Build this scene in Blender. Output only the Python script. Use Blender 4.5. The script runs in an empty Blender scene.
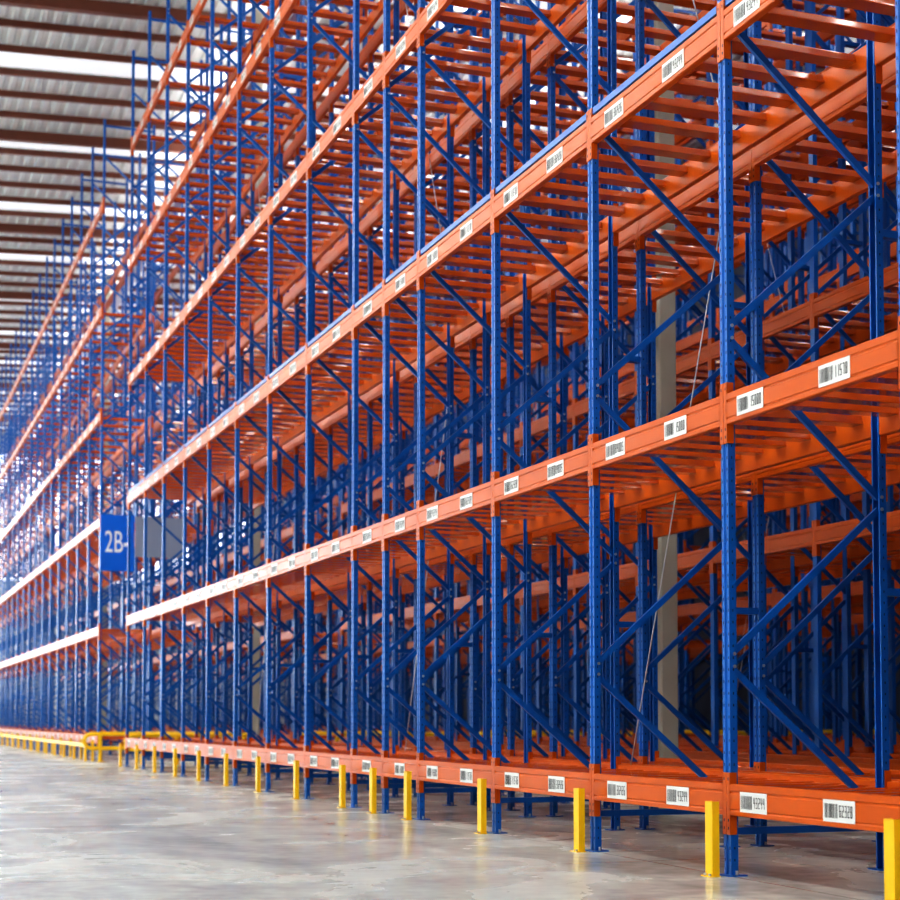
import bpy, math, random, bmesh
from mathutils import Vector, Euler
random.seed(7)
sc=bpy.context.scene
sc.view_settings.view_transform='Standard'
try: sc.view_settings.look='High Contrast'
except Exception as ex: print('look',ex)
sc.view_settings.exposure=-0.55
COL=sc.collection

# ---------------- materials ----------------
def mat(name,col,rough=.4,metal=0,coat=0,emit=None,es=0,noise=0,bump=0,cr=.12,spec=.5):
    m=bpy.data.materials.new(name); m.use_nodes=True
    nt=m.node_tree; b=nt.nodes['Principled BSDF']
    b.inputs['Base Color'].default_value=(*col,1); b.inputs['Roughness'].default_value=rough
    b.inputs['Metallic'].default_value=metal; b.inputs['Coat Weight'].default_value=coat
    b.inputs['Coat Roughness'].default_value=cr; b.inputs['Specular IOR Level'].default_value=spec
    if emit: b.inputs['Emission Color'].default_value=(*emit,1); b.inputs['Emission Strength'].default_value=es
    if noise:
        tc=nt.nodes.new('ShaderNodeTexCoord'); n=nt.nodes.new('ShaderNodeTexNoise'); n.inputs['Scale'].default_value=3
        n.inputs['Detail'].default_value=6
        mx=nt.nodes.new('ShaderNodeMixRGB'); mx.inputs[1].default_value=(*[c*(1-noise) for c in col],1); mx.inputs[2].default_value=(*[min(1,c*(1+noise)) for c in col],1)
        nt.links.new(tc.outputs['Object'],n.inputs['Vector']); nt.links.new(n.outputs['Fac'],mx.inputs[0]); nt.links.new(mx.outputs[0],b.inputs['Base Color'])
        if bump:
            bp=nt.nodes.new('ShaderNodeBump'); bp.inputs['Strength'].default_value=bump; nt.links.new(n.outputs['Fac'],bp.inputs['Height']); nt.links.new(bp.outputs[0],b.inputs['Normal'])
    return m
BLUE=mat('blue_paint',(.002,.115,.43),.3,0,.1,noise=.15,spec=.4)
ORANGE=mat('orange_paint',(.54,.098,.003),.3,0,0,noise=.12,spec=.3)
ORBAR=mat('orange_bar_paint',(.50,.085,.003),.25,0,1.0,noise=.12,cr=.07,spec=.2)
DARK=mat('dark_hole',(.004,.01,.03),.8)
WHITE=mat('label_white',(.80,.80,.78),.4)
BLACK=mat('label_black',(.03,.03,.03),.6)
YEL=mat('yellow_paint',(.92,.56,.004),.4,0,.1,noise=.1)
STEEL=mat('galvanised',(.6,.6,.62),.35,1)
REDB=mat('purlin_red_primer',(.19,.065,.04),.5,noise=.2)
DECK=mat('roof_deck',(.78,.83,.83),.35,.15,noise=.1)
ROOFGLOW=mat('roof_glow_sheet',(.8,.85,.9),.4,emit=(.93,.98,1),es=.55)  # glowing sheets added for the bright bands between purlins
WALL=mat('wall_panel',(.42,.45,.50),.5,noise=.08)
WALLD=mat('wall_panel_shaded',(.08,.10,.15),.5,noise=.08)  # wall colour darkened to hold the shade deep behind the racks
CONC=mat('column_concrete',(.44,.42,.35),.8,noise=.15,bump=.2)
SIGNB=mat('sign_blue',(.001,.15,.68),.4)
SIGNG=mat('sign_grey',(.26,.30,.40),.4)
SIGNW=mat('sign_white',(.95,.96,.97),.5)
FILLGLASS=mat('fill_glazing',(.8,.85,.9),.3,emit=(.88,.95,1),es=1.1)  # glowing panes added out of view as fill light and reflections
GLASS2=mat('streak_glazing_end',(.8,.85,.9),.3,emit=(.90,.95,1),es=8.0)  # strong unseen glow, added for white reflections along the far beams
GLASS3=mat('daylight_glazing_dim',(.8,.85,.9),.3,emit=(.90,.93,1),es=5.0)

FL=bpy.data.materials.new('polished_concrete'); FL.use_nodes=True
nt=FL.node_tree; b=nt.nodes['Principled BSDF']
tc=nt.nodes.new('ShaderNodeTexCoord')
def noise(s,d,vec=None,dist=0):
    n=nt.nodes.new('ShaderNodeTexNoise'); n.inputs['Scale'].default_value=s; n.inputs['Detail'].default_value=d; n.inputs['Distortion'].default_value=dist
    nt.links.new(vec or tc.outputs['Object'],n.inputs['Vector']); return n
n1=noise(.6,10,dist=1.5); n2=noise(7,8)
mp=nt.nodes.new('ShaderNodeMapping'); mp.inputs['Scale'].default_value=(2.2,.15,1); nt.links.new(tc.outputs['Object'],mp.inputs[0])
n3=noise(1.0,7,mp.outputs[0],.6)
r1=nt.nodes.new('ShaderNodeValToRGB'); r1.color_ramp.elements[0].position=.36; r1.color_ramp.elements[0].color=(.38,.415,.39,1)
r1.color_ramp.elements[1].position=.62; r1.color_ramp.elements[1].color=(.70,.75,.70,1)
m1=nt.nodes.new('ShaderNodeMixRGB'); m1.inputs[0].default_value=.4
nt.links.new(n1.outputs['Fac'],m1.inputs[1]); nt.links.new(n3.outputs['Fac'],m1.inputs[2])
m2=nt.nodes.new('ShaderNodeMixRGB'); m2.inputs[0].default_value=.3
nt.links.new(m1.outputs[0],m2.inputs[1]); nt.links.new(n2.outputs['Fac'],m2.inputs[2])
nt.links.new(m2.outputs[0],r1.inputs[0])
br=nt.nodes.new('ShaderNodeTexBrick'); br.offset=0; br.inputs['Scale'].default_value=1; br.inputs['Mortar Size'].default_value=.01
br.inputs['Brick Width'].default_value=5.0; br.inputs['Row Height'].default_value=5.0
br.inputs['Color1'].default_value=(1,1,1,1); br.inputs['Color2'].default_value=(1,1,1,1); br.inputs['Mortar'].default_value=(.5,.5,.48,1)
nt.links.new(tc.outputs['Object'],br.inputs['Vector'])
m3=nt.nodes.new('ShaderNodeMixRGB'); m3.blend_type='MULTIPLY'; m3.inputs[0].default_value=1
nt.links.new(r1.outputs[0],m3.inputs[1]); nt.links.new(br.outputs[0],m3.inputs[2]); nt.links.new(m3.outputs[0],b.inputs['Base Color'])
mr=nt.nodes.new('ShaderNodeMapRange'); mr.inputs[1].default_value=.35; mr.inputs[2].default_value=.65; mr.inputs[3].default_value=.16; mr.inputs[4].default_value=.32
nt.links.new(n1.outputs['Fac'],mr.inputs[0]); nt.links.new(mr.outputs[0],b.inputs['Roughness'])
bp=nt.nodes.new('ShaderNodeBump'); bp.inputs['Strength'].default_value=.05; nt.links.new(n2.outputs['Fac'],bp.inputs['Height']); nt.links.new(bp.outputs[0],b.inputs['Normal'])

# ---------------- mesh builder ----------------
class MB:
    def __init__(s): s.v=[];s.f=[];s.m=[];s.mats=[]
    def mi(s,m):
        if m not in s.mats: s.mats.append(m)
        return s.mats.index(m)
    def box(s,x0,x1,y0,y1,z0,z1,m):
        o=len(s.v); k=s.mi(m)
        s.v+=[(x0,y0,z0),(x1,y0,z0),(x1,y1,z0),(x0,y1,z0),(x0,y0,z1),(x1,y0,z1),(x1,y1,z1),(x0,y1,z1)]
        for q in [(0,3,2,1),(4,5,6,7),(0,1,5,4),(1,2,6,5),(2,3,7,6),(3,0,4,7)]:
            s.f.append(tuple(o+i for i in q)); s.m.append(k)
    def ext(s,prof,fn,t0,t1,m):
        o=len(s.v); n=len(prof); k=s.mi(m)
        s.v+=[fn(a,b,t0) for a,b in prof]+[fn(a,b,t1) for a,b in prof]
        for i in range(n):
            j=(i+1)%n; s.f.append((o+i,o+j,o+n+j,o+n+i)); s.m.append(k)
        s.f.append(tuple(o+i for i in range(n))[::-1]); s.m.append(k)
        s.f.append(tuple(o+n+i for i in range(n))); s.m.append(k)
    def bar(s,p,q,w,h,m,up=(0,1,0)):
        p=Vector(p);q=Vector(q); d=(q-p).normalized(); u=Vector(up); a=d.cross(u).normalized(); u=a.cross(d).normalized()
        o=len(s.v);k=s.mi(m)
        for c in (p,q):
            for sa,su in ((-1,-1),(1,-1),(1,1),(-1,1)): s.v.append(tuple(c+a*sa*w/2+u*su*h/2))
        for f in [(0,1,2,3),(7,6,5,4),(0,4,5,1),(1,5,6,2),(2,6,7,3),(3,7,4,0)]:
            s.f.append(tuple(o+i for i in f)); s.m.append(k)
    def cyl(s,p,q,r,m,n=10):
        p=Vector(p);q=Vector(q); d=(q-p).normalized(); u=Vector((0,0,1)) if abs(d.z)<.9 else Vector((1,0,0)); a=d.cross(u).normalized(); b2=d.cross(a)
        o=len(s.v);k=s.mi(m)
        for c in (p,q):
            for i in range(n):
                t=2*math.pi*i/n; s.v.append(tuple(c+a*math.cos(t)*r+b2*math.sin(t)*r))
        for i in range(n):
            j=(i+1)%n; s.f.append((o+i,o+j,o+n+j,o+n+i)); s.m.append(k)
        s.f.append(tuple(o+i for i in range(n))); s.m.append(k); s.f.append(tuple(o+n+i for i in range(n))[::-1]); s.m.append(k)
    def quadx(s,x,y0,y1,z0,z1,m):
        o=len(s.v);k=s.mi(m); s.v+=[(x,y0,z0),(x,y0,z1),(x,y1,z1),(x,y1,z0)]; s.f.append((o,o+3,o+2,o+1)); s.m.append(k)
    def quady(s,y,x0,x1,z0,z1,m):
        o=len(s.v);k=s.mi(m); s.v+=[(x0,y,z0),(x1,y,z0),(x1,y,z1),(x0,y,z1)]; s.f.append((o,o+1,o+2,o+3)); s.m.append(k)
    def mesh(s,name):
        me=bpy.data.meshes.new(name); me.from_pydata(s.v,[],s.f)
        for m in s.mats: me.materials.append(m)
        me.polygons.foreach_set('material_index',s.m); me.update()
        bm=bmesh.new(); bm.from_mesh(me); bmesh.ops.recalc_face_normals(bm,faces=bm.faces); bm.to_mesh(me); bm.free()
        return me
def obj(name,me,loc=(0,0,0),parent=None,rot=None):
    o=bpy.data.objects.new(name,me); COL.objects.link(o); o.location=loc
    if rot: o.rotation_euler=rot
    if parent: o.parent=parent
    return o
def empty(name,loc=(0,0,0)):
    e=bpy.data.objects.new(name,None); COL.objects.link(e); e.location=loc; e.empty_display_size=.2; return e

# ---------------- rack parts ----------------
D=1.19; BW=1.973
LV=[.48,2.96,5.45,7.9,10.35,12.8]
TOP=14.8
H=.042; T=.052
UP=[(0,-H),(0,-.018),(.01,-.012),(.01,.012),(0,.018),(0,H),(T,H),(T,H-.014),(T-.005,H-.014),(T-.005,H-.005),(.005,H-.005),(.005,.02),(.015,.014),(.015,-.014),(.005,-.02),(.005,-H+.005),(T-.005,-H+.005),(T-.005,-H+.014),(T,-H+.014),(T,-H)]
UPs=[(0,-H),(0,H),(T,H),(T,-H)]
def frame(detail):
    b=MB()
    for side in (0,1):
        if side==0: fn=lambda x,y,t:(x,y,t); X=lambda x:x
        else: fn=lambda x,y,t:(D-x,y,t); X=lambda x:D-x
        b.ext(UP if detail else UPs,fn,.008,TOP,BLUE)
        xa,xb=sorted((X(-.03),X(.10))); b.box(xa,xb,-.07,.07,0,.008,BLUE)
        if detail:
            for yy in(-.057,.057): b.cyl((X(.03),yy,.008),(X(.03),yy,.035),.01,STEEL,6)
        for z in LV:
            for ya,yb in ((-H-.006,-.003),(.003,H+.006)):
                xa,xb=sorted((X(-.008),X(0.0))); b.box(xa,xb,ya,yb,z-.22,z+.17,ORANGE)
                if detail:
                    for zz in (z-.18,z-.13,z+.13):
                        b.quadx(X(-.0085),(ya+yb)/2-.006,(ya+yb)/2+.006,zz-.009,zz+.009,DARK)
            for ya,yb in ((-H-.006,-H),(H,H+.006)):
                xa,xb=sorted((X(-.008),X(.04))); b.box(xa,xb,ya,yb,z-.22,z+.17,ORANGE)
        if detail:
            z=.1
            while z<TOP-.05:
                if all(not(l-.23<z<l+.18) for l in LV):
                    for yy in (-.030,.030): b.quadx(X(-.001),yy-.005,yy+.005,z-.009,z+.009,DARK)
                    for yy in (-H-.0007,H+.0007): b.quady(yy,min(X(.022),X(.03)),max(X(.022),X(.03)),z-.008,z+.008,DARK)
                z+=.075
    x0,x1=.035,D-.035
    def br(z0,z1,rev):
        b.bar((x0 if not rev else x1,0,z0),(x1 if not rev else x0,0,z1),.044,.026,BLUE)
    b.bar((x0,0,.28),(x1,0,.28),.045,.03,BLUE)
    zf=1.36; zr=.33
    br(zf-.05,zr+.03,False)
    z=zf; side=False
    while z+1.05<TOP:
        br(z+.04,z+1.05-.04,side); z+=1.05; side=not side
    b.bar((x0,0,TOP-.15),(x1,0,TOP-.15),.045,.03,BLUE)
    if detail:
        z=zf; k=0
        while z<TOP:
            xx=x0 if k%2==0 else x1
            for dz in(-.04,.04): b.cyl((xx,-.048,z+dz),(xx,-.042,z+dz),.012,STEEL,8)
            z+=1.05;k+=1
    return b.mesh('rack_frame')
BP=[(0,-.095),(.006,-.1),(.05,-.1),(.056,-.094),(.056,.06),(.034,.06),(.034,.094),(.028,.1),(.006,.1),(0,.095),(0,.058),(.006,.052),(.006,.044),(0,.038),(0,-.055),(.005,-.06),(.005,-.066),(0,-.072)]
def bay(w,nbs):
    b=MB(); y0=H;y1=w-H
    for z,nb in zip(LV,nbs):
        b.ext(BP,lambda x,zz,t:(x-.008,t,z+zz),y0,y1,ORANGE)
        b.ext(BP,lambda x,zz,t:(D+.008-x,t,z+zz),y0,y1,ORANGE)
        for i in range(nb):
            yc=y0+(i+.5)*(y1-y0)/nb
            # pressed hat section with sides tilted to catch lamp highlights
            prof=[(-.064,.0),(-.066,.006),(-.062,.012),(-.046,.052),(-.038,.062),(.038,.062),(.046,.052),(.062,.012),(.066,.006),(.064,.0)]
            b.ext(prof,lambda a,c,t:(t,yc+a,z+c+.005),.03,D-.03,ORBAR)
    return b.mesh('rack_bay')
FD=frame(True); FS=frame(False)
NW=1.115
BAYW=bay(BW,[6,6,5,5,4,2]); BAYF=bay(BW,[4,3,3,2,2,0]); BAYN=bay(NW,[4,3,3,3,2,1])

def label(seed):
    r=random.Random(seed); b=MB()
    w,h=.31,.125
    b.box(-.003,0,0,w,0,h,WHITE)
    y=.015
    L=lambda a,c,z0,z1:b.quadx(-.0045,w-c,w-a,z0,z1,BLACK)
    while y<.145:
        t=r.choice([.003,.005,.008]); L(y,y+t,.022,h-.022); y+=t+r.choice([.004,.006,.008])
    SEG={'0':'abcdef','1':'bc','2':'abged','3':'abgcd','4':'fgbc','5':'afgcd','6':'afgedc','7':'abc','8':'abcdefg','9':'abcfgd'}
    x=.162; hh=.066; zz=.03; ww=.018; t=.006
    for ch in [r.choice('0123456789') for _ in range(5)]:
        for s in SEG[ch]:
            if s=='a':L(x,x+ww,zz+hh-t,zz+hh)
            if s=='d':L(x,x+ww,zz,zz+t)
            if s=='g':L(x,x+ww,zz+hh/2-t/2,zz+hh/2+t/2)
            if s=='f':L(x,x+t,zz+hh/2,zz+hh)
            if s=='e':L(x,x+t,zz,zz+hh/2)
            if s=='b':L(x+ww-t,x+ww,zz+hh/2,zz+hh)
            if s=='c':L(x+ww-t,x+ww,zz,zz+hh/2)
        x+=.027
    return b.mesh('location_label')
LAB=[label(i) for i in range(6)]

Y0=8.90
near=[Y0-BW*i-.0 for i in (4,3,2)]+[Y0-BW+.10]+[Y0,Y0+BW,Y0+2*BW,Y0+3*BW]
near+= [near[-1]+NW, near[-1]+2*NW]
near+= [near[-1]+BW*i for i in range(1,9)]
far=[36.9+BW*i for i in range(24)]
GAP=.23
pairs=[0,4.55,9.1,13.65,18.2]
rows=[]
for p in pairs: rows+=[p,p+D+GAP]
def rods(w):
    b=MB(); b.cyl((0,w-.05,.3),(0,.05,5.3),.006,STEEL,6)
    b.cyl((0,.05,5.5),(0,w-.05,10.3),.006,STEEL,6)
    return b.mesh('bracing_rods')
RODS=rods(BW)
def rail(w):
    b=MB(); b.box(0,.04,.0,w,-.03,.02,BLUE); return b.mesh('safety_rail')
for ri,x in enumerate(rows):
    for bi,blk in enumerate((near,far)):
        e=empty('pallet_rack',(x,blk[0],0))
        det=(ri<=1 and bi==0)
        for i,y in enumerate(blk):
            obj('frame_%d'%i,FD if det else FS,(0,y-blk[0],0),e)
            if i<len(blk)-1:
                w=blk[i+1]-y; wide=w>1.5
                o=obj('beams_%d'%i,(BAYW if bi==0 else BAYF) if wide else BAYN,(0,y-blk[0],0),e)
                if wide: o.scale=(1,w/BW,1)
                if ri==0:
                    for li,z in enumerate(LV):
                        pos=[.48,1.39] if wide else [.39]
                        for pj,pp in enumerate(pos):
                            obj('label_%d_%d_%d'%(i,li,pj),LAB[(i*7+li*3+pj)%6],(-.0085,y-blk[0]+pp,z-.07),e)
                if ri%2==0 and wide and i%4==(1 if bi==0 else 2):
                    obj('rods_%d'%i,RODS,(D+.05,y-blk[0],0),e)
        if ri==0 and bi==0:
            obj('blue_rail',rail(blk[-1]-blk[0]),(.0,0,5.60),e)
        if ri%2==0:
            b=MB()
            for y in blk:
                for z in (1.8,4.2,6.6,9.,11.4): b.box(D,D+GAP,y-blk[0]-.03,y-blk[0]+.03,z,z+.05,BLUE)
            obj('row_spacers',b.mesh('row_spacers'),(0,0,0),e)

b=MB()
b.box(-.05,-.042,-.045,.045,0,.47,YEL); b.box(-.042,.0,-.045,-.037,0,.47,YEL); b.box(-.042,.0,.037,.045,0,.47,YEL)
b.box(-.075,.0,-.06,.06,0,.006,YEL); b.cyl((-.062,-.03,.006),(-.062,-.03,.02),.009,STEEL,6); b.cyl((-.062,.03,.006),(-.062,.03,.02),.009,STEEL,6)
G=b.mesh('upright_guard')
for y in near+far: obj('upright_guard',G,(-.085,y,0))

b=MB()
b.bar((-.25,37,.36),(-.25,82,.36),.05,.09,YEL,(0,0,1))
for i in range(23): b.box(-.28,-.22,37+i*1.973,37.08+i*1.973,0,.36,YEL)
obj('floor_guard_rail',b.mesh('floor_guard_rail'))
def barrier(x0,x1,hs=(.30,.62)):
    b=MB(); r=.045
    for h in hs: b.cyl((x0+.15,0,h),(x1,0,h),r,YEL,12)
    n=8; zc=(hs[0]+hs[1])/2; R=(hs[1]-hs[0])/2
    prev=None
    for i in range(n+1):
        t=math.pi/2+math.pi*i/n; p=(x0+.15+R*math.cos(t),0,zc+R*math.sin(t))
        if prev: b.cyl(prev,p,r,YEL,12)
        prev=p
    k=int((x1-x0)/1.3)+1
    for i in range(k+1):
        x=x0+.35+(x1-x0-.45)*i/k; b.cyl((x,0,0),(x,0,hs[1]),r,YEL,12); b.box(x-.09,x+.09,-.09,.09,0,.01,YEL)
    return b.mesh('guard_barrier')
obj('guard_barrier',barrier(-.35,2.9),(0,36.45,0))
BR=barrier(0,2.6)
for p in pairs[1:]: obj('guard_barrier',BR,(p,36.45,0))
for p in pairs: obj('guard_barrier',BR,(p+.1,33.5,0))

e=empty('aisle_sign',(0,36.6,4.95))
b=MB(); b.box(0,.76,-.02,.02,-.64,.64,SIGNB); obj('blue_panel',b.mesh('blue_panel'),(-.02,0,0),e)
b=MB(); b.box(0,1.15,-.015,.015,-.30,.62,SIGNG); obj('grey_panel',b.mesh('grey_panel'),(.76,0,0),e)
cu=bpy.data.curves.new('sign_text','FONT'); cu.body='2B'; cu.size=.54; cu.align_x='CENTER'; cu.align_y='CENTER'; cu.extrude=.002; cu.materials.append(SIGNW); cu.offset=.001
t=obj('text_2B',cu,(.28,-.023,0),e,(math.pi/2,0,0)); t.scale=(.74,1.3,1)
b=MB(); b.box(.505,.62,-.026,-.021,-.075,.01,SIGNW); obj('text_dash',b.mesh('dash'),(0,0,0),e)

b=MB()
w=.105; c=.015
P=[(-w,-w+c),(-w+c,-w),(w-c,-w),(w,-w+c),(w,w-c),(w-c,w),(-w+c,w),(-w,w-c)]
b.ext(P,lambda x,y,t:(x,y,t),0,17.0,CONC)
b.box(-.2,.2,-.2,.2,0,.2,CONC)
CM=b.mesh('concrete_column')
for y in (-3,15.62,34.9,58): obj('concrete_column',CM,(3.15,y,0))

# ---------------- shell ----------------
XL,XR,YN,YF=-24,22.5,-18,97
def planebox(name,x0,x1,y0,y1,z0,z1,m):
    b=MB(); b.box(x0,x1,y0,y1,z0,z1,m); return obj(name,b.mesh(name))
planebox('floor',XL,XR,YN,YF,-.3,0,FL)
planebox('wall_near',XL,XR,YN-.3,YN,0,20,WALL)
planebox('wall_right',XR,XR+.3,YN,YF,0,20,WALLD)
planebox('wall_left',XL-.3,XL,YN,YF,0,20,WALL)
planebox('wall_end',XL,XR,YF,YF+.3,0,20,WALL)
zc=lambda x:17.6+.05*x
wi=0
def window(x0,x1,y0,y1,z0,z1,g):
    global wi
    b=MB(); b.box(x0,x1,y0,y1,z0,z1,g); wi+=1
    if x1-x0<y1-y0:
        n=4
        for k in range(n+1):
            yy=y0+(y1-y0)*k/n; b.box(x0-.03,x1+.03,yy-.03,yy+.03,z0,z1,STEEL)
        for zz in (z0,(z0+z1)/2,z1): b.box(x0-.03,x1+.03,y0,y1,zz-.04,zz+.04,STEEL)
    else:
        n=4
        for k in range(n+1):
            xx=x0+(x1-x0)*k/n; b.box(xx-.03,xx+.03,y0-.03,y1+.03,z0,z1,STEEL)
        for zz in (z0,(z0+z1)/2,z1): b.box(x0,x1,y0-.03,y1+.03,zz-.04,zz+.04,STEEL)
    obj('window_%d'%wi,b.mesh('window'))
y=YN+2
while y<YF-6:
    window(XL,XL+.05,y,y+5.6,10.5,15.5,FILLGLASS); y+=6.4  # added unseen windows, soft side light for the rack fronts
x=XL+2
while x<XR-5:
    if x<-4: window(x,x+5,YF-.05,YF,2,15,GLASS2)  # out-of-frame panes added so the beams reflect white streaks
    else: window(x,x+5,YF-.05,YF,9,16.5,GLASS3)
    window(x,x+5,YN,YN+.05,9,15.5,FILLGLASS)  # added unseen windows behind the camera, for highlights on the deck bars
    x+=5.8
b=MB(); prof=[]; x=XL; k=b.mi(DECK)
while x<XR:
    for dx,dz in ((0,0),(.12,0),(.16,.06),(.28,.06)): prof.append((x+dx,zc(x+dx)+dz))
    x+=.32
for px,pz in prof: b.v+=[(px,YN,pz),(px,YF,pz)]
for i in range(len(prof)-1): b.f.append((2*i,2*i+1,2*i+3,2*i+2)); b.m.append(k)
obj('ceiling',b.mesh('ceiling'))
planebox('roof_slab',XL,XR,YN,YF,18.9,19.1,WALL)
b=MB(); sk=MB(); y=YN+1; n=0
def strip(B,y0,y1,h0,h1,m,xa=XL,xb=XR):
    o=len(B.v); kk=B.mi(m)
    for yy in (y0,y1):
        B.v.extend([(xa,yy,zc(xa)-h0),(xb,yy,zc(xb)-h0),(xb,yy,zc(xb)-h1),(xa,yy,zc(xa)-h1)])
    for f in [(0,1,2,3),(4,7,6,5),(0,4,5,1),(1,5,6,2),(2,6,7,3),(3,7,4,0)]: B.f.append(tuple(o+q for q in f)); B.m.append(kk)
while y<YF:
    if n%6==0: strip(b,y-.09,y+.09,.28,.005,REDB)
    else: strip(b,y-.045,y+.045,.16,.005,REDB)
    if n%4==2: strip(sk,y+.2,y+1.3,.03,.01,ROOFGLOW,-22,21)  # added glow strip under the deck
    y+=1.5; n+=1
obj('roof_purlins',b.mesh('roof_purlins'))
obj('roof_glow_strips',sk.mesh('roof_glow_strips'))
for x in (-9.5,3.85,8.15,12.7,-17):
    e=empty('linear_light',(x,0,zc(x)-1.2))
    b=MB(); b.box(-.15,.15,YN+3,YF-5,0.0,.08,STEEL)
    yy=YN+4
    while yy<YF-6:
        b.cyl((0,yy,.08),(0,yy,.6),.008,STEEL,6); yy+=6
    obj('housing',b.mesh('housing'),(0,0,0),e)
    for up in (0,1):  # the upward lamp is added to brighten the roof deck
        L=bpy.data.lights.new('lamp','AREA'); L.shape='RECTANGLE'; L.size=.28; L.size_y=YF-YN-10; L.energy=(5600 if x<0 else 2700) if not up else (8500 if x<0 else 1800); L.color=(1,.985,.95)
        lo=bpy.data.objects.new('lamp_%d'%up,L); COL.objects.link(lo); lo.parent=e; lo.location=(0,(YN+YF)/2,-.01 if not up else .09)
        if up: lo.rotation_euler=(0,math.pi,0)

w=bpy.data.worlds.new('World'); sc.world=w; w.use_nodes=True
w.node_tree.nodes['Background'].inputs[0].default_value=(.6,.7,.9,1); w.node_tree.nodes['Background'].inputs[1].default_value=.4

cam=bpy.data.cameras.new('camera'); co=bpy.data.objects.new('camera',cam); COL.objects.link(co)
co.location=(-5.18,0,1.0); F=1600
th=math.atan(595/F); pitch=math.radians(2.6)
co.rotation_euler=Euler((math.pi/2+pitch,0,-th),'XYZ')
cam.sensor_width=36; cam.lens=F/900*36
ppy=717-F*math.tan(pitch)
cam.shift_x=0; cam.shift_y=(ppy-450)/900
cam.clip_end=300
cam.dof.use_dof=True; cam.dof.focus_distance=11.5; cam.dof.aperture_fstop=2.2
sc.camera=co
